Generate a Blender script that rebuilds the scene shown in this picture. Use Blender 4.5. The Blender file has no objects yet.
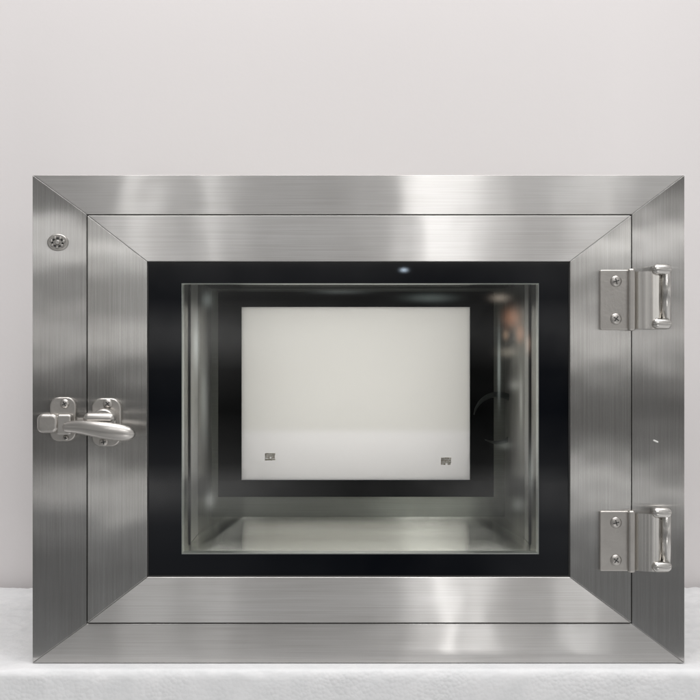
import bpy, bmesh, math, random
from mathutils import Vector, Matrix, noise as mnoise
random.seed(4)
S=bpy.context.scene; COL=S.collection
S.view_settings.view_transform='Standard'; S.view_settings.look='None'; S.view_settings.exposure=0
D=1.3
def X(px): return (px-350)/1000
def Z(py): return (663-py)/1000
def back(px,py,y):
    f=(D+y)/D
    return ((px-350)/1000*f, y, .313+(350-py)/1000*f)

# ---------------------------------------------------------------- materials
def new(name):
    m=bpy.data.materials.new(name); m.use_nodes=True
    nt=m.node_tree; nt.nodes.clear()
    out=nt.nodes.new('ShaderNodeOutputMaterial'); return m,nt,out
def simple(name,col,rough=.5,metal=0,noise=0,nscale=40,bump=0,bscale=200,spec=.5):
    m,nt,out=new(name)
    b=nt.nodes.new('ShaderNodeBsdfPrincipled'); nt.links.new(b.outputs[0],out.inputs[0])
    b.inputs['Base Color'].default_value=(*col,1); b.inputs['Roughness'].default_value=rough
    b.inputs['Metallic'].default_value=metal; b.inputs['Specular IOR Level'].default_value=spec
    tc=nt.nodes.new('ShaderNodeTexCoord')
    if noise:
        n=nt.nodes.new('ShaderNodeTexNoise'); n.inputs['Scale'].default_value=nscale; n.inputs['Detail'].default_value=6
        nt.links.new(tc.outputs['Object'],n.inputs['Vector'])
        mx=nt.nodes.new('ShaderNodeMix'); mx.data_type='RGBA'
        mx.inputs[6].default_value=(*[c*(1-noise) for c in col],1); mx.inputs[7].default_value=(*[min(1,c*(1+noise)) for c in col],1)
        nt.links.new(n.outputs['Fac'],mx.inputs[0]); nt.links.new(mx.outputs[2],b.inputs['Base Color'])
    if bump:
        n2=nt.nodes.new('ShaderNodeTexNoise'); n2.inputs['Scale'].default_value=bscale; n2.inputs['Detail'].default_value=5
        nt.links.new(tc.outputs['Object'],n2.inputs['Vector'])
        bp=nt.nodes.new('ShaderNodeBump'); bp.inputs['Strength'].default_value=bump; bp.inputs['Distance'].default_value=.002
        nt.links.new(n2.outputs['Fac'],bp.inputs['Height']); nt.links.new(bp.outputs[0],b.inputs['Normal'])
    return m
def brushed(name,axis,col=(.60,.59,.575),off=0,r1=.24,a1=.82,r2=.34,a2=.6,mixf=.4,wave=.34,cl=.12):
    m,nt,out=new(name); L=nt.links.new
    g=nt.nodes.new('ShaderNodeNewGeometry')
    def noise(sc_long,sc_cross,detail=4):
        mp=nt.nodes.new('ShaderNodeMapping')
        s=[sc_cross]*3; s['xyz'.index(axis)]=sc_long
        mp.inputs['Scale'].default_value=s; mp.inputs['Location'].default_value=(off,off,off)
        L(g.outputs['Position'],mp.inputs['Vector'])
        n=nt.nodes.new('ShaderNodeTexNoise'); n.inputs['Scale'].default_value=1; n.inputs['Detail'].default_value=detail
        L(mp.outputs[0],n.inputs['Vector']); return n
    fine=noise(12,1900,2); mid=noise(4,600,3); cloud=noise(7,11,4)
    def mathn(op,a,bv):
        k=nt.nodes.new('ShaderNodeMath'); k.operation=op
        for i,v in enumerate((a,bv)):
            if isinstance(v,(int,float)): k.inputs[i].default_value=v
            else: L(v,k.inputs[i])
        return k.outputs[0]
    f=mathn('ADD',mathn('MULTIPLY',fine.outputs['Fac'],.40),mathn('ADD',mathn('MULTIPLY',mid.outputs['Fac'],.20),mathn('MULTIPLY',cloud.outputs['Fac'],.40)))
    mx=nt.nodes.new('ShaderNodeMix'); mx.data_type='RGBA'
    mr=nt.nodes.new('ShaderNodeMapRange'); mr.inputs[1].default_value=.37; mr.inputs[2].default_value=.63
    L(f,mr.inputs[0]); L(mr.outputs[0],mx.inputs[0])
    mx.inputs[6].default_value=(*[c*(1-cl)*w for c,w in zip(col,(1,.985,.97))],1); mx.inputs[7].default_value=(*[c*(1+cl) for c in col],1)
    t=nt.nodes.new('ShaderNodeCombineXYZ'); v=[0,0,0]; v['xyz'.index(axis)]=1
    for i in range(3): t.inputs[i].default_value=v[i]
    wav=noise(8,7,2)
    bp2=nt.nodes.new('ShaderNodeBump'); bp2.inputs['Strength'].default_value=wave; bp2.inputs['Distance'].default_value=.003
    L(wav.outputs['Fac'],bp2.inputs['Height'])
    sh=[]
    for r,a in ((r1,a1),(r2,a2)):
        b=nt.nodes.new('ShaderNodeBsdfAnisotropic'); L(mx.outputs[2],b.inputs['Color']); b.inputs['Anisotropy'].default_value=a
        L(mathn('ADD',mathn('MULTIPLY',f,.08),r-.04),b.inputs['Roughness'])
        b.inputs['Rotation'].default_value=0; L(t.outputs[0],b.inputs['Tangent']); L(bp2.outputs[0],b.inputs['Normal']); sh.append(b)
    ms=nt.nodes.new('ShaderNodeMixShader'); ms.inputs[0].default_value=mixf
    L(sh[0].outputs[0],ms.inputs[1]); L(sh[1].outputs[0],ms.inputs[2]); L(ms.outputs[0],out.inputs[0])
    return m
steelX=brushed('brushed_steel_across','x',col=(.50,.495,.485)); steelZ=brushed('brushed_steel_upright','z',off=3,col=(.53,.525,.515),a1=.88,mixf=.25,cl=.14)
dsteelX=brushed('door_steel_across','x',off=7,col=(.525,.52,.51)); dsteelZ=brushed('door_steel_upright','z',off=11,col=(.60,.595,.58),a1=.88,mixf=.25,cl=.14)
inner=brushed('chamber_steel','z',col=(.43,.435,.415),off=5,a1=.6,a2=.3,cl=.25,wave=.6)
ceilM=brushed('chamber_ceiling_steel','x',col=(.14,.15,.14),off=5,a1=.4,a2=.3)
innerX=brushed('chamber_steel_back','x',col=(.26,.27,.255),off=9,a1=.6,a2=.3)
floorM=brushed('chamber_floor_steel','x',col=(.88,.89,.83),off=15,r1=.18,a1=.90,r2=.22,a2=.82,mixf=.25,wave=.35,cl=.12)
cast=simple('satin_cast_steel',(.50,.48,.455),.34,1,.14,60,.10,350)
leverM=simple('satin_lever_steel',(.56,.54,.515),.33,1,.10,50,.04,300)
polish=simple('polished_steel',(.60,.585,.56),.24,1,.08,50,.03,300)
plateM=simple('hinge_plate_steel',(.74,.72,.69),.22,1,.07,45)
darkm=simple('dark_recess',(.03,.03,.03),.6,0)
black=simple('black_glass_print',(.0025,.0035,.006),.5,0,spec=0)
rblack=simple('rear_black_print',(.0025,.004,.005),.6,0,spec=.0)
seal=simple('black_rubber',(.02,.02,.02),.6)
spacer=simple('spacer_aluminium',(.60,.63,.60),.38,1,.05,80)
trimM=simple('folded_steel_trim',(.50,.51,.49),.36,1,.08,80)
wallM=simple('pale_plaster',(.805,.774,.772),.85,0,.02,3,.06,160,spec=.2)
inkM=simple('brown_print',(.47,.42,.34),.7)
inkB=simple('tan_print',(.62,.58,.50),.7)
flekM=simple('white_fleck',(.85,.85,.82),.6)
def glass(name,tint,refl=1.0):
    m,nt,out=new(name); L=nt.links.new
    t=nt.nodes.new('ShaderNodeBsdfTransparent'); t.inputs[0].default_value=(*tint,1)
    g=nt.nodes.new('ShaderNodeBsdfGlossy'); g.inputs['Roughness'].default_value=.0; g.inputs[0].default_value=(refl,refl,refl,1)
    ge=nt.nodes.new('ShaderNodeNewGeometry'); ir=nt.nodes.new('ShaderNodeMapRange'); L(ge.outputs['Backfacing'],ir.inputs[0])
    ir.inputs[3].default_value=1.5; ir.inputs[4].default_value=1/1.5
    f=nt.nodes.new('ShaderNodeFresnel'); L(ir.outputs[0],f.inputs[0])
    mx=nt.nodes.new('ShaderNodeMixShader'); L(f.outputs[0],mx.inputs[0]); L(t.outputs[0],mx.inputs[1]); L(g.outputs[0],mx.inputs[2]); L(mx.outputs[0],out.inputs[0])
    return m
glassM=glass('window_glass',(.966,.970,.963))
paneM,nt,out=new('frosted_white_pane'); L=nt.links.new
b=nt.nodes.new('ShaderNodeBsdfDiffuse'); tr=nt.nodes.new('ShaderNodeBsdfTranslucent'); ms=nt.nodes.new('ShaderNodeMixShader'); ms.inputs[0].default_value=.5
g=nt.nodes.new('ShaderNodeNewGeometry'); sp=nt.nodes.new('ShaderNodeSeparateXYZ'); L(g.outputs['Position'],sp.inputs[0])
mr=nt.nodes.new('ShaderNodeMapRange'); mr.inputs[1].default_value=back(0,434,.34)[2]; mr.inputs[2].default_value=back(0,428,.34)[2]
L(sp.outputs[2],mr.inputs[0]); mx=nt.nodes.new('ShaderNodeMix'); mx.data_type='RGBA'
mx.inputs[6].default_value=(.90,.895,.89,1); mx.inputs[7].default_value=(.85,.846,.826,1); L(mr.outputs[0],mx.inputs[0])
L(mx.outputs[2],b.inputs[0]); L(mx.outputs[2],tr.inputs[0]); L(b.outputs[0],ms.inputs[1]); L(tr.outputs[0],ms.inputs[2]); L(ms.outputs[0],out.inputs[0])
foamM,nt,out=new('bead_foam'); L=nt.links.new
b=nt.nodes.new('ShaderNodeBsdfPrincipled'); L(b.outputs[0],out.inputs[0]); b.inputs['Roughness'].default_value=.6
g=nt.nodes.new('ShaderNodeNewGeometry')
vo=nt.nodes.new('ShaderNodeTexVoronoi'); vo.inputs['Scale'].default_value=260; L(g.outputs['Position'],vo.inputs['Vector'])
no=nt.nodes.new('ShaderNodeTexNoise'); no.inputs['Scale'].default_value=35; no.inputs['Detail'].default_value=9; no.inputs['Roughness'].default_value=.6; L(g.outputs['Position'],no.inputs['Vector'])
lo=nt.nodes.new('ShaderNodeTexNoise'); lo.inputs['Scale'].default_value=14; lo.inputs['Detail'].default_value=3; L(g.outputs['Position'],lo.inputs['Vector'])
cr=nt.nodes.new('ShaderNodeValToRGB'); cr.color_ramp.elements[0].position=.30; cr.color_ramp.elements[0].color=(.80,.81,.82,1); cr.color_ramp.elements[1].position=.62; cr.color_ramp.elements[1].color=(.88,.882,.89,1)
L(no.outputs['Fac'],cr.inputs[0]); L(cr.outputs[0],b.inputs['Base Color'])
lm=nt.nodes.new('ShaderNodeMapRange'); lm.inputs[1].default_value=.4; lm.inputs[2].default_value=.65; lm.inputs[3].default_value=.12; lm.inputs[4].default_value=.40; L(lo.outputs['Fac'],lm.inputs[0])
bp=nt.nodes.new('ShaderNodeBump'); L(lm.outputs[0],bp.inputs['Strength']); bp.inputs['Distance'].default_value=.0012; bp.invert=True
L(vo.outputs['Distance'],bp.inputs['Height']); bp2=nt.nodes.new('ShaderNodeBump'); bp2.inputs['Strength'].default_value=.2; bp2.inputs['Distance'].default_value=.002
L(no.outputs['Fac'],bp2.inputs['Height']); L(bp2.outputs[0],bp.inputs['Normal']); L(bp.outputs[0],b.inputs['Normal'])

# ---------------------------------------------------------------- mesh helpers
def obj(name,bm,mats,parent=None,smooth=False,bevel=0,seg=2,angle=35):
    me=bpy.data.meshes.new(name); bmesh.ops.recalc_face_normals(bm,faces=bm.faces); bm.to_mesh(me); bm.free()
    o=bpy.data.objects.new(name,me); COL.objects.link(o)
    if not isinstance(mats,(list,tuple)): mats=[mats]
    for m in mats: me.materials.append(m)
    if smooth:
        for p in me.polygons: p.use_smooth=True
    if bevel:
        md=o.modifiers.new('Bevel','BEVEL'); md.width=bevel; md.segments=seg; md.limit_method='ANGLE'; md.angle_limit=math.radians(angle)
        for p in me.polygons: p.use_smooth=True
        w=o.modifiers.new('WN','WEIGHTED_NORMAL'); w.keep_sharp=True
    if parent: o.parent=parent
    return o
def prism(bm,pts,y0,y1,mi=0):
    a=[bm.verts.new((x,y0,z)) for x,z in pts]; c=[bm.verts.new((x,y1,z)) for x,z in pts]
    n=len(pts); fs=[bm.faces.new(a),bm.faces.new(c[::-1])]
    for i in range(n): fs.append(bm.faces.new((a[i],c[i],c[(i+1)%n],a[(i+1)%n])))
    for f in fs: f.material_index=mi
def box(bm,x0,x1,y0,y1,z0,z1,mi=0): prism(bm,[(x0,z0),(x1,z0),(x1,z1),(x0,z1)],y0,y1,mi)
def rpoly(px0,px1,py0,py1,r,n=6):
    x0,x1,z0,z1=X(px0),X(px1),Z(py1),Z(py0); r/=1000; pts=[]
    for cx,cz,a0 in ((x1-r,z1-r,0),(x0+r,z1-r,90),(x0+r,z0+r,180),(x1-r,z0+r,270)):
        for i in range(n+1):
            a=math.radians(a0+90*i/n); pts.append((cx+r*math.cos(a),cz+r*math.sin(a)))
    return pts
def mitre(bm,o,i,y0,y1,g=.00012):
    ox0,ox1,oz0,oz1=o; ix0,ix1,iz0,iz1=i
    prism(bm,[(ox0+g,oz1),(ox1-g,oz1),(ix1-g,iz1),(ix0+g,iz1)],y0,y1,0)
    prism(bm,[(ox0+g,oz0),(ox1-g,oz0),(ix1-g,iz0),(ix0+g,iz0)],y0,y1,0)
    prism(bm,[(ox0,oz0+g),(ox0,oz1-g),(ix0,iz1-g),(ix0,iz0+g)],y0,y1,1)
    prism(bm,[(ox1,oz0+g),(ox1,oz1-g),(ix1,iz1-g),(ix1,iz0+g)],y0,y1,1)
def ring(bm,o,i,y0,y1,mi=0):
    ox0,ox1,oz0,oz1=o; ix0,ix1,iz0,iz1=i
    box(bm,ox0,ox1,y0,y1,iz1,oz1,mi); box(bm,ox0,ox1,y0,y1,oz0,iz0,mi)
    box(bm,ox0,ix0,y0,y1,iz0,iz1,mi); box(bm,ix1,ox1,y0,y1,iz0,iz1,mi)
def sweep(bm,path,n=28,mi=0,ref=Vector((0,0,1))):
    rings=[]
    for k,(c,ra,rb) in enumerate(path):
        c=Vector(c); a=Vector(path[max(k-1,0)][0]); b_=Vector(path[min(k+1,len(path)-1)][0])
        t=(b_-a).normalized(); u=t.cross(ref).normalized(); v=u.cross(t).normalized()
        rings.append([bm.verts.new(c+u*(ra*math.cos(2*math.pi*i/n))+v*(rb*math.sin(2*math.pi*i/n))) for i in range(n)])
    for a,b_ in zip(rings,rings[1:]):
        for i in range(n):
            f=bm.faces.new((a[i],a[(i+1)%n],b_[(i+1)%n],b_[i])); f.material_index=mi; f.smooth=True
    f=bm.faces.new(rings[0][::-1]); f.material_index=mi; f=bm.faces.new(rings[-1]); f.material_index=mi
def capsule(bm,p0,p1,r,r1=None,n=24,mi=0,flat=1.0,ref=Vector((0,0,1)),k=6):
    p0=Vector(p0);p1=Vector(p1); r1=r if r1 is None else r1; d=(p1-p0).normalized(); path=[]
    for i in range(k+1):
        a=math.pi/2*i/k; path.append((p0-d*(r*math.cos(a))*.999,max(r*math.sin(a),r*.05),max(r*math.sin(a),r*.05)*flat))
    for i in range(k+1):
        a=math.pi/2*(1-i/k); path.append((p1+d*(r1*math.cos(a)),max(r1*math.sin(a),r1*.05),max(r1*math.sin(a),r1*.05)*flat))
    sweep(bm,path,n,mi,ref)
def cyl(bm,c,d,r0,r1,l,n=32,mi=0):
    c=Vector(c); d=Vector(d); ref=Vector((0,0,1)) if abs(d.z)<.5 else Vector((1,0,0))
    e=min(r0,r1,l)*.12
    sweep(bm,[(c,r0,r0),(c+d*(l-e),r1,r1),(c+d*l,r1-e,r1-e)],n,mi,ref)
def screw(px,py,y,r,parent,rot=20,name='screw'):
    bm=bmesh.new(); c=Vector((X(px),y,Z(py))); r/=1000
    prof=[(0,r),(.0006,r),(.0012,r*.92),(.0018,r*.72),(.0021,r*.45),(.0022,r*.1)]
    sweep(bm,[(c+Vector((0,-h,0)),q,q) for h,q in prof],28,0)
    for k in range(2):
        a=math.radians(rot+90*k); ux,uz=math.cos(a),math.sin(a); w=.00045; l=r*.55
        pts=[(c.x+ux*l-uz*w,c.z+uz*l+ux*w),(c.x-ux*l-uz*w,c.z-uz*l+ux*w),(c.x-ux*l+uz*w,c.z-uz*l-ux*w),(c.x+ux*l+uz*w,c.z+uz*l-ux*w)]
        prism(bm,pts,y-.00235-.0001*k,y-.0012,1)
    return obj(name,bm,[cast,darkm],parent)
def R(px0,px1,py0,py1): return (X(px0),X(px1),Z(py1),Z(py0))
def sheet(bm,r,y):
    x0,x1,z0,z1=r; bm.faces.new([bm.verts.new(v) for v in ((x0,y,z0),(x1,y,z0),(x1,y,z1),(x0,y,z1))])

# ---------------------------------------------------------------- pass box
root=bpy.data.objects.new('pass_box',None); COL.objects.link(root); root.location=(0,0,0); root.empty_display_size=.1
root['label']='brushed stainless steel pass-through box with black-bordered glass door, lever latch and two hinges'
root['category']='pass box'
DEP=.35
bm=bmesh.new()
bx=R(35,682,178,663)
box(bm,bx[0],bx[1],.0302,DEP,bx[3]-.0015,bx[3]); box(bm,bx[0],bx[1],.0302,DEP,bx[2],bx[2]+.0015)
box(bm,bx[0],bx[0]+.0015,.0302,DEP,bx[2]+.0015,bx[3]-.0015); box(bm,bx[1]-.0015,bx[1],.0302,DEP,bx[2]+.0015,bx[3]-.0015)
obj('cabinet_body',bm,inner,root)
bm=bmesh.new(); mitre(bm,R(32.5,684.5,175,663),R(86.5,632,214.3,623.8),0,.03)
obj('front_frame',bm,[steelX,steelZ],root,bevel=.0005)
bm=bmesh.new(); ring(bm,R(80,638,208,630),R(176,545,276,562),.0305,.033)
obj('door_seal',bm,seal,root)
chL,chR,chF,chC=X(175),X(546),Z(561),Z(272)
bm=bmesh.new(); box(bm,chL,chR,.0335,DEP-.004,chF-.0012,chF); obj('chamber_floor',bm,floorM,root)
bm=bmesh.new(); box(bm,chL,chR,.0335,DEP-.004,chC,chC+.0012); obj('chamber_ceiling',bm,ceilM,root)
for x0,x1,s in ((chL-.0012,chL,1),(chR,chR+.0012,-1)):
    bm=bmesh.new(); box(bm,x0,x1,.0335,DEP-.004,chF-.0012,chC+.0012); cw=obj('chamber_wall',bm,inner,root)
    xi=x1 if s>0 else x0
    bm=bmesh.new(); a,b_=sorted((xi+s*.0002,xi+s*.0018)); box(bm,a,b_,.108,.116,chF+.0005,chC-.0005); obj('wall_seam',bm,seal,cw)
    bm=bmesh.new(); a,b_=sorted((xi+s*.0002,xi+s*.0012)); box(bm,a,b_,.118,.185 if s>0 else .150,chF+.0005,chC-.0005); obj('wall_trim',bm,trimM,cw,bevel=.0004)
ro=back(220,293.5,.34); ro2=back(492,495,.34)
rO=(ro[0],ro2[0],ro2[2],ro[2]); q0=back(241.5,307,.34); q1=back(470,480,.34); rI=(q0[0],q1[0],q1[2],q0[2])
bm=bmesh.new(); ring(bm,(bx[0]+.0015,bx[1]-.0015,bx[2]+.0015,bx[3]-.0015),rO,DEP-.0035,DEP)
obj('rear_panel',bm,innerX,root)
bm=bmesh.new(); ring(bm,(rO[0]-.002,rO[1]+.002,rO[2]-.002,rO[3]+.002),rI,.337,.345)
rw=obj('rear_window_border',bm,rblack,root,bevel=.0006)
bm=bmesh.new(); box(bm,rI[0]-.001,rI[1]+.001,.341,.343,rI[2]-.001,rI[3]+.001)
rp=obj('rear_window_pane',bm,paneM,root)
for cx,cy in ((270,457),(446,461.5)):
    bm=bmesh.new(); c=back(cx,cy,.3405)
    for row in range(4):
        x=-6.4
        while x<5.8:
            w=random.uniform(1.2,2.6); z=3.8-row*2.35+random.uniform(-.2,.2); h=random.uniform(1.7,2.3)
            if random.random()<.95: box(bm,c[0]+x*.001,c[0]+min(x+w,6.6)*.001,.3404,.3408,c[2]+(z-h*.5)*.001,c[2]+(z+h*.5)*.001,0 if random.random()<.5 else 1)
            x+=w+random.uniform(.12,.3)
    obj('printed_mark',bm,[inkM,inkB],rp)
arcM=simple('grey_reflection_arc',(.06,.068,.065),.75,spec=.15); bm=bmesh.new()  # grey tube in the chamber standing in for an arc reflected in the glass
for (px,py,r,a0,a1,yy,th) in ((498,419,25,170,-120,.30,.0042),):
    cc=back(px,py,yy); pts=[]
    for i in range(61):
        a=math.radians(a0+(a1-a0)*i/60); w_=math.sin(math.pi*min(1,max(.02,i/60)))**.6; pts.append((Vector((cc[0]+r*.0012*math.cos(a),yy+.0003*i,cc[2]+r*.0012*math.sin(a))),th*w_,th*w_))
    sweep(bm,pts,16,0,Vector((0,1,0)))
obj('reflection_arc',bm,arcM,root,smooth=True)

bm=bmesh.new(); mitre(bm,R(87.8,630.8,215.6,622.5),R(147,570,261.5,577),-.0012,.028)
door=obj('door',bm,[dsteelX,dsteelZ],root,bevel=.0006)
bm=bmesh.new(); ring(bm,R(147.3,569.7,261.8,576.7),R(181,539.5,283,555),.0035,.0042)
obj('window_border',bm,black,door)
bm=bmesh.new(); sheet(bm,R(147.3,569.7,261.8,576.7),.0022); obj('outer_glass_pane',bm,glassM,door)
bm=bmesh.new(); sheet(bm,R(177,543,279,559),.0215); obj('inner_glass_pane',bm,glassM,door)
bm=bmesh.new(); ring(bm,R(178,542.5,280,558),R(181.6,538.9,283.6,554.0),.0048,.021); obj('glass_spacer',bm,spacer,door)
bm=bmesh.new(); ring(bm,R(146.9,570.1,261.4,577.1),R(148.3,568.7,262.8,575.7),.0008,.0021); obj('glazing_gasket',bm,seal,door)

def hinge(dy):
    bm=bmesh.new()
    prism(bm,rpoly(599,629,270+dy,330+dy,2),-.0045,-.0013)
    h=obj('hinge',bm,cast,root,bevel=.0012,seg=3)
    bm=bmesh.new(); prism(bm,rpoly(626.5,633.5,269+dy,331+dy,2.5),-.010,-.0013); obj('hinge_ridge',bm,cast,h,bevel=.0022,seg=4)
    bm=bmesh.new(); a=[]
    for i in range(21):
        t=i/20; a.append((X(633.6+27.6*t),-.0045-.0065*math.sin(math.pi*t)**.75-.004*t))
    vs=[];z0,z1=Z(329+dy),Z(272+dy)
    for x,y in a: vs.append([bm.verts.new((x,y,z0)),bm.verts.new((x,y,z1)),bm.verts.new((x,-.0006,z1)),bm.verts.new((x,-.0006,z0))])
    for p,q in zip(vs,vs[1:]):
        for i in range(4):
            f=bm.faces.new((p[i],p[(i+1)%4],q[(i+1)%4],q[i])); f.smooth=(i==0)
    bm.faces.new(vs[0]); bm.faces.new(vs[-1][::-1])
    for e_ in bm.edges:
        if any(not f.smooth for f in e_.link_faces): e_.smooth=False
    obj('hinge_plate',bm,plateM,h)
    bm=bmesh.new(); cyl(bm,(X(663.6),-.0120,Z(325+dy)),(0,0,1),.0044,.0044,.054,28); obj('hinge_pin',bm,polish,h)
    for yy in (270.5,324):
        bm=bmesh.new(); capsule(bm,(X(654),-.0135,Z(yy+dy)),(X(663),-.0130,Z(yy+dy)),.0055)
        prism(bm,rpoly(650,660,yy+dy-4,yy+dy+4,1),-.0115,-.0003)
        obj('hinge_lug',bm,polish,h,smooth=False)
    for yy,rt in ((281.5,15),(319,55)): screw(615,yy+dy,-.0045,5.6,h,rt)
hinge(0); hinge(240.5)

bm=bmesh.new(); prism(bm,rpoly(51,77,397,441,9),-.0055,-.0002)
kp=obj('latch_keeper',bm,cast,root,bevel=.0014,seg=3)
bm=bmesh.new(); prism(bm,rpoly(41,62,413,432,6,8),-.019,-.0058)
obj('keeper_block',bm,cast,kp,bevel=.0036,seg=6,angle=50)
bm=bmesh.new(); prism(bm,rpoly(60,75,413.5,434,3),-.017,-.0056); obj('keeper_hook',bm,leverM,kp,bevel=.0024,seg=5,angle=50)
screw(66,403.5,-.0055,4.6,kp,30); screw(67,437.6,-.0055,3.0,kp,70)
bm=bmesh.new(); prism(bm,rpoly(93,122,398,446,10),-.0065,-.0014)
hd=obj('door_handle',bm,cast,root,bevel=.0014,seg=4)
bm=bmesh.new(); cyl(bm,(X(107),-.006,Z(421)),(0,-1,0),.0140,.0130,.017,36); obj('handle_boss',bm,cast,hd)
bm=bmesh.new()
lp=[(68,426.5,-.022,.5,.5),(68.6,426.5,-.022,3.0,3.4),(71,426.2,-.0225,4.4,5.2),(75,425.6,-.0245,4.8,5.9),(83,425.3,-.028,5.1,6.5),(91,425.8,-.031,5.4,7.1),(99,426.8,-.033,5.8,7.7),(107,427.9,-.0345,6.1,8.2),(115,428.9,-.0352,6.3,8.5),(123,430,-.0352,6.3,8.4),(130,430.9,-.035,5.9,7.8),(135.5,431.5,-.0348,5.1,6.5),(138.8,431.9,-.0346,3.6,4.5),(140.6,432.1,-.0345,1.8,2.2),(141,432.1,-.0345,.5,.6)]
sweep(bm,[(Vector((X(a),c,Z(b_))),ra/1000,rb/1000) for a,b_,c,ra,rb in lp],32,0)
capsule(bm,(X(94),-.024,Z(417)),(X(115),-.025,Z(417)),.0055,.0052)
obj('lever',bm,leverM,hd,smooth=True)
screw(109,403.5,-.0065,4.8,hd,40); screw(105,441.5,-.0065,4.4,hd,10)

bm=bmesh.new(); c=Vector((X(58),0,Z(242.5)))
sweep(bm,[(c+Vector((0,.0,0)),.0105,.0085),(c+Vector((0,-.0012,0)),.0105,.0085),(c+Vector((0,-.002,0)),.0095,.0076)],32,0)
fs=obj('frame_fastener',bm,cast,root)
bm=bmesh.new()
for k in range(7):
    a=math.radians(k*51.4+10); p=c+Vector((.0062*math.cos(a),-.0022,.0048*math.sin(a))); cyl(bm,p,(0,-1,0),.0019,.0012,.0014,10)
cyl(bm,c+Vector((0,-.002,0)),(0,-1,0),.0030,.0022,.0022,6)
obj('fastener_teeth',bm,polish,fs)
bm=bmesh.new()
for k in range(7):
    a=math.radians(k*51.4+36); p=c+Vector((.0052*math.cos(a),-.00195,.004*math.sin(a))); cyl(bm,p,(0,-1,0),.0012,.0012,.0003,8)
obj('fastener_recess',bm,darkm,fs)
bm=bmesh.new(); capsule(bm,(X(654),-.0001,Z(440.5)),(X(657.5),-.0001,Z(442)),.0008); obj('paint_fleck',bm,flekM,root)

# ---------------------------------------------------------------- foam slab and wall
bm=bmesh.new()
nx,ny=420,90; x0,x1,y0,y1=-.62,.62,-.024,.425
def nz(x,y,s,a): return mnoise.noise(Vector((x*s,y*s,s)))*a
top=[]
# rounded, slightly crumbled front edge: extra rows that run down the front face
for (yo,zo) in ((-.0048,-.085),(-.0046,-.040),(-.0044,-.018),(-.0042,-.0095),(-.0038,-.0062),(-.0029,-.0036),(-.0015,-.0016)):
    row=[]
    for i in range(nx+1):
        x=x0+(x1-x0)*i/nx
        row.append(bm.verts.new((x,y0+yo+nz(x,zo*3,40,.0009)+nz(x,zo*6,150,.0005),-.0006+zo+nz(x,5,90,.0008)*min(1,abs(zo)*300)*(1 if zo>-.03 else 0))))
    top.append(row)
for j in range(ny+1):
    row=[]
    for i in range(nx+1):
        x=x0+(x1-x0)*i/nx; y=y0+(y1-y0)*j/ny
        z=-.0006
        k=min(1,max(0,(abs(x)-.325)*40))
        z+=k*(nz(x,y,30,.0015)+nz(x,y,95,.0014)+nz(x,y,210,.0010)-.001)
        if j==ny: y-=abs(nz(x,1,12,.012))+abs(nz(x,2,90,.008)); z-=.002
        row.append(bm.verts.new((x,y,z)))
    top.append(row)
n_=len(top)-1
for j in range(n_):
    for i in range(nx): bm.faces.new((top[j][i],top[j][i+1],top[j+1][i+1],top[j+1][i]))
bot=[bm.verts.new((top[n_][i].co.x,top[n_][i].co.y,-.0856)) for i in range(nx+1)]
for i in range(nx):
    bm.faces.new((top[n_][i+1],bot[i+1],bot[i],top[n_][i])); bm.faces.new((top[0][i],bot[i],bot[i+1],top[0][i+1]))
bm.faces.new([top[j][0] for j in range(n_+1)]+[bot[0]]); bm.faces.new([top[j][nx] for j in range(n_,-1,-1)]+[bot[nx]])
fo=obj('foam_block',bm,foamM,smooth=True)
fo['label']='rough white polystyrene foam block lying flat under the steel box'; fo['category']='foam block'
bm=bmesh.new(); box(bm,-2.2,2.2,.44,.50,-.9,2.0); w=obj('wall',bm,wallM); w['kind']='structure'

# ---------------------------------------------------------------- light
wd=bpy.data.worlds.new('World'); S.world=wd; wd.use_nodes=True; nt=wd.node_tree; nt.nodes.clear(); L=nt.links.new
out=nt.nodes.new('ShaderNodeOutputWorld'); bg=nt.nodes.new('ShaderNodeBackground'); L(bg.outputs[0],out.inputs[0])
tc=nt.nodes.new('ShaderNodeTexCoord'); sp=nt.nodes.new('ShaderNodeSeparateXYZ'); L(tc.outputs['Generated'],sp.inputs[0])
cr=nt.nodes.new('ShaderNodeValToRGB'); mr=nt.nodes.new('ShaderNodeMapRange'); mr.inputs[1].default_value=-1; mr.inputs[2].default_value=1
L(sp.outputs[2],mr.inputs[0]); L(mr.outputs[0],cr.inputs[0])
e=cr.color_ramp.elements; e[0].position=0; e[0].color=(.50,.50,.50,1); e[1].position=1; e[1].color=(.48,.475,.47,1)
def el(py): return .5+.5*((350-py)/1000)/math.hypot(D,.26)
for py,v,w_ in ((900,.46,0),(640,.20,1),(560,.17,1),(520,.30,1),(488,1.20,0),(465,.36,0),(410,.09,0),(370,.28,0),(335,1.20,0),(300,.30,0),(262,.50,0),(240,2.0,0),(222,.32,0),(180,.18,0),(60,.34,0)):
    k=e.new(el(py)); k.color=(v*(.98 if w_ else 1),v*.988,v*(1.0 if w_ else .972),1)
n=nt.nodes.new('ShaderNodeTexNoise'); n.inputs['Scale'].default_value=6.5; n.inputs['Detail'].default_value=5; L(tc.outputs['Generated'],n.inputs['Vector'])
m2=nt.nodes.new('ShaderNodeMapRange'); m2.inputs[1].default_value=.38; m2.inputs[2].default_value=.62; m2.inputs[3].default_value=.40; m2.inputs[4].default_value=1.60; L(n.outputs['Fac'],m2.inputs[0])
gx=nt.nodes.new('ShaderNodeMapRange'); L(sp.outputs[0],gx.inputs[0]); gx.inputs[1].default_value=-.3; gx.inputs[2].default_value=.3; gx.inputs[3].default_value=.76; gx.inputs[4].default_value=1.40
mm=nt.nodes.new('ShaderNodeMath'); mm.operation='MULTIPLY'; L(m2.outputs[0],mm.inputs[0]); L(gx.outputs[0],mm.inputs[1])
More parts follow.
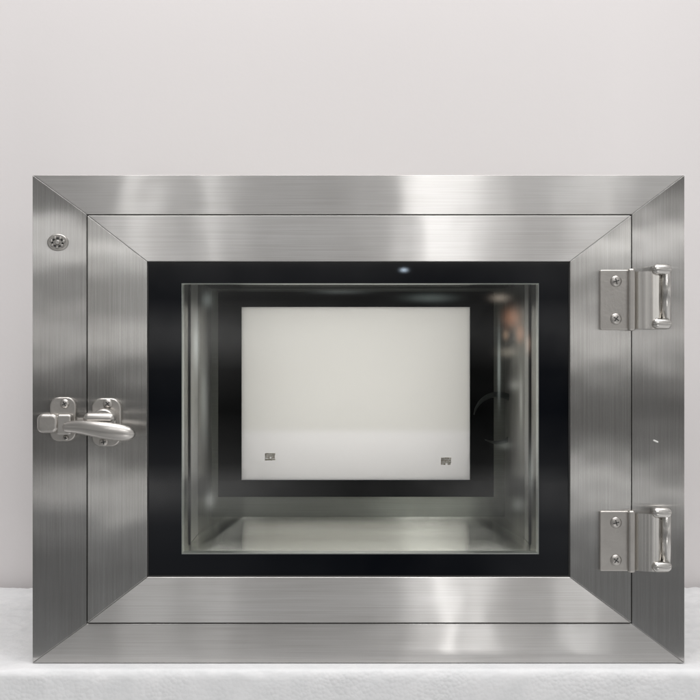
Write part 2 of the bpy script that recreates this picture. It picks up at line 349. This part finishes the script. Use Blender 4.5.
vm=nt.nodes.new('ShaderNodeVectorMath'); vm.operation='SCALE'; L(cr.outputs[0],vm.inputs[0]); L(mm.outputs[0],vm.inputs['Scale'])
cur=vm.outputs[0]
def gauss(px,py,sig,sx=1.0,sz=1.0):
    d=Vector(((px-350)/1000,-D,(350-py)/1000)).normalized()
    s=nt.nodes.new('ShaderNodeVectorMath'); s.operation='SUBTRACT'; L(tc.outputs['Generated'],s.inputs[0]); s.inputs[1].default_value=d
    q=nt.nodes.new('ShaderNodeVectorMath'); q.operation='MULTIPLY'; L(s.outputs[0],q.inputs[0]); q.inputs[1].default_value=(1/sx,1,1/sz)
    l=nt.nodes.new('ShaderNodeVectorMath'); l.operation='DOT_PRODUCT'; L(q.outputs[0],l.inputs[0]); L(q.outputs[0],l.inputs[1])
    a=nt.nodes.new('ShaderNodeMath'); a.operation='MULTIPLY'; L(l.outputs['Value'],a.inputs[0]); a.inputs[1].default_value=-1/(sig/1000/D)**2
    x=nt.nodes.new('ShaderNodeMath'); x.operation='EXPONENT'; L(a.outputs[0],x.inputs[0]); return x.outputs[0]
# dim area behind the camera (the person taking the picture)
gm=gauss(355,410,185,1.05); iv=nt.nodes.new('ShaderNodeMapRange'); L(gm,iv.inputs[0]); iv.inputs[3].default_value=1; iv.inputs[4].default_value=.04
v2=nt.nodes.new('ShaderNodeVectorMath'); v2.operation='SCALE'; L(cur,v2.inputs[0]); L(iv.outputs[0],v2.inputs['Scale']); cur=v2.outputs[0]
for px,py,sig,sx,sz,colr,st in ((404,270,2.0,1.8,1,(.7,.85,1),14),(512,318,7,1.1,1.3,(1,.45,.25),2.6),(520,334,4,1,2.0,(1,.50,.3),2.6),(500,298,4,2.2,1,(1,.85,.7),2.2),(528,344,3.5,.8,2.4,(.95,.65,.5),2.2),(506,335,3,1,1.6,(.9,.6,.4),2.2),(430,298,5,4.5,.8,(.8,.95,.9),1.0),(340,292,3,8,.7,(.8,.9,.88),.7),(196,345,4,.7,6,(.95,1,.97),3.0),(210,500,6,.8,1.4,(.97,1,.97),1.6),(204,400,5,.7,8,(.95,1,.97),1.4),(499,368,2,.7,16,(.9,1,.95),2.3),(521,400,2.2,.7,14,(.95,.95,.9),1.8),(207,300,5,1,1.5,(.9,1,.95),1.3),(531,470,3,.8,8,(.9,.95,.9),1.6),(508,352,5,1.8,1,(.9,.8,.65),1.7),(515,385,4,1.4,1.2,(.85,.85,.8),1.5),(505,445,4,1.8,1,(.8,.85,.8),1.0),(518,505,5,1.2,1.2,(.8,.85,.8),1.0)):  # spots painted into the world as glints and reflections for the glass
    gg=gauss(px,py,sig,sx,sz); v=nt.nodes.new('ShaderNodeVectorMath'); v.operation='SCALE'; v.inputs[0].default_value=tuple(c*st for c in colr); L(gg,v.inputs['Scale'])
    ad=nt.nodes.new('ShaderNodeVectorMath'); ad.operation='ADD'; L(cur,ad.inputs[0]); L(v.outputs[0],ad.inputs[1]); cur=ad.outputs[0]
L(cur,bg.inputs[0]); bg.inputs[1].default_value=1.0
def area(name,loc,tgt,sx,sy,power,col=(1,1,1)):
    l=bpy.data.lights.new(name,'AREA'); l.shape='RECTANGLE'; l.size=sx; l.size_y=sy; l.energy=power; l.color=col
    o=bpy.data.objects.new(name,l); COL.objects.link(o); o.location=loc
    o.rotation_euler=(Vector(tgt)-Vector(loc)).to_track_quat('-Z','Y').to_euler(); return o
area('ceiling_light',(.200,-2.0,1.5),(0,0,.3),.03,.9,1.3,(1,.99,.985))
area('ceiling_light',(.275,-2.0,1.5),(0,0,.3),.035,.9,.9,(1,.99,.985))
area('ceiling_light',(.31,-2.0,1.5),(0,0,.3),.24,.9,1.7,(1,.99,.985))
area('ceiling_light',(-.57,-2.0,1.5),(0,0,.3),.045,.9,1.7,(1,.99,.985))
area('ceiling_light',(-.37,-2.0,1.5),(0,0,.3),.015,.9,1.0,(1,.99,.985))
area('ceiling_light',(.66,-2.0,1.5),(0,0,.3),.03,.9,1.2,(1,.99,.985))
area('low_streak_light',(.25,-2.0,-.9),(0,0,.2),.035,.5,1.0,(1,.99,.985))  # unseen low strips, added to streak the bottom rails
area('low_streak_light',(.345,-2.0,-.9),(0,0,.2),.025,.5,.6,(1,.99,.985))
area('low_streak_light',(.62,-2.0,-.9),(0,0,.2),.03,.5,.5,(1,.99,.985))
area('overhead_light',(0,-.55,2.4),(0,.35,.2),1.9,.9,36.5,(1,.985,.985))
area('pane_backlight',(.005,.425,.275),(.005,0,.275),.32,.25,.82,(1,.985,.985))  # added out of sight behind the box to make the pane glow

cam=bpy.data.cameras.new('camera'); co=bpy.data.objects.new('camera',cam); COL.objects.link(co)
co.location=(0,-D,.313); co.rotation_euler=(math.pi/2,0,0); cam.lens=36*D/.7; cam.sensor_width=36; cam.clip_end=50; cam.clip_start=.05
S.camera=co
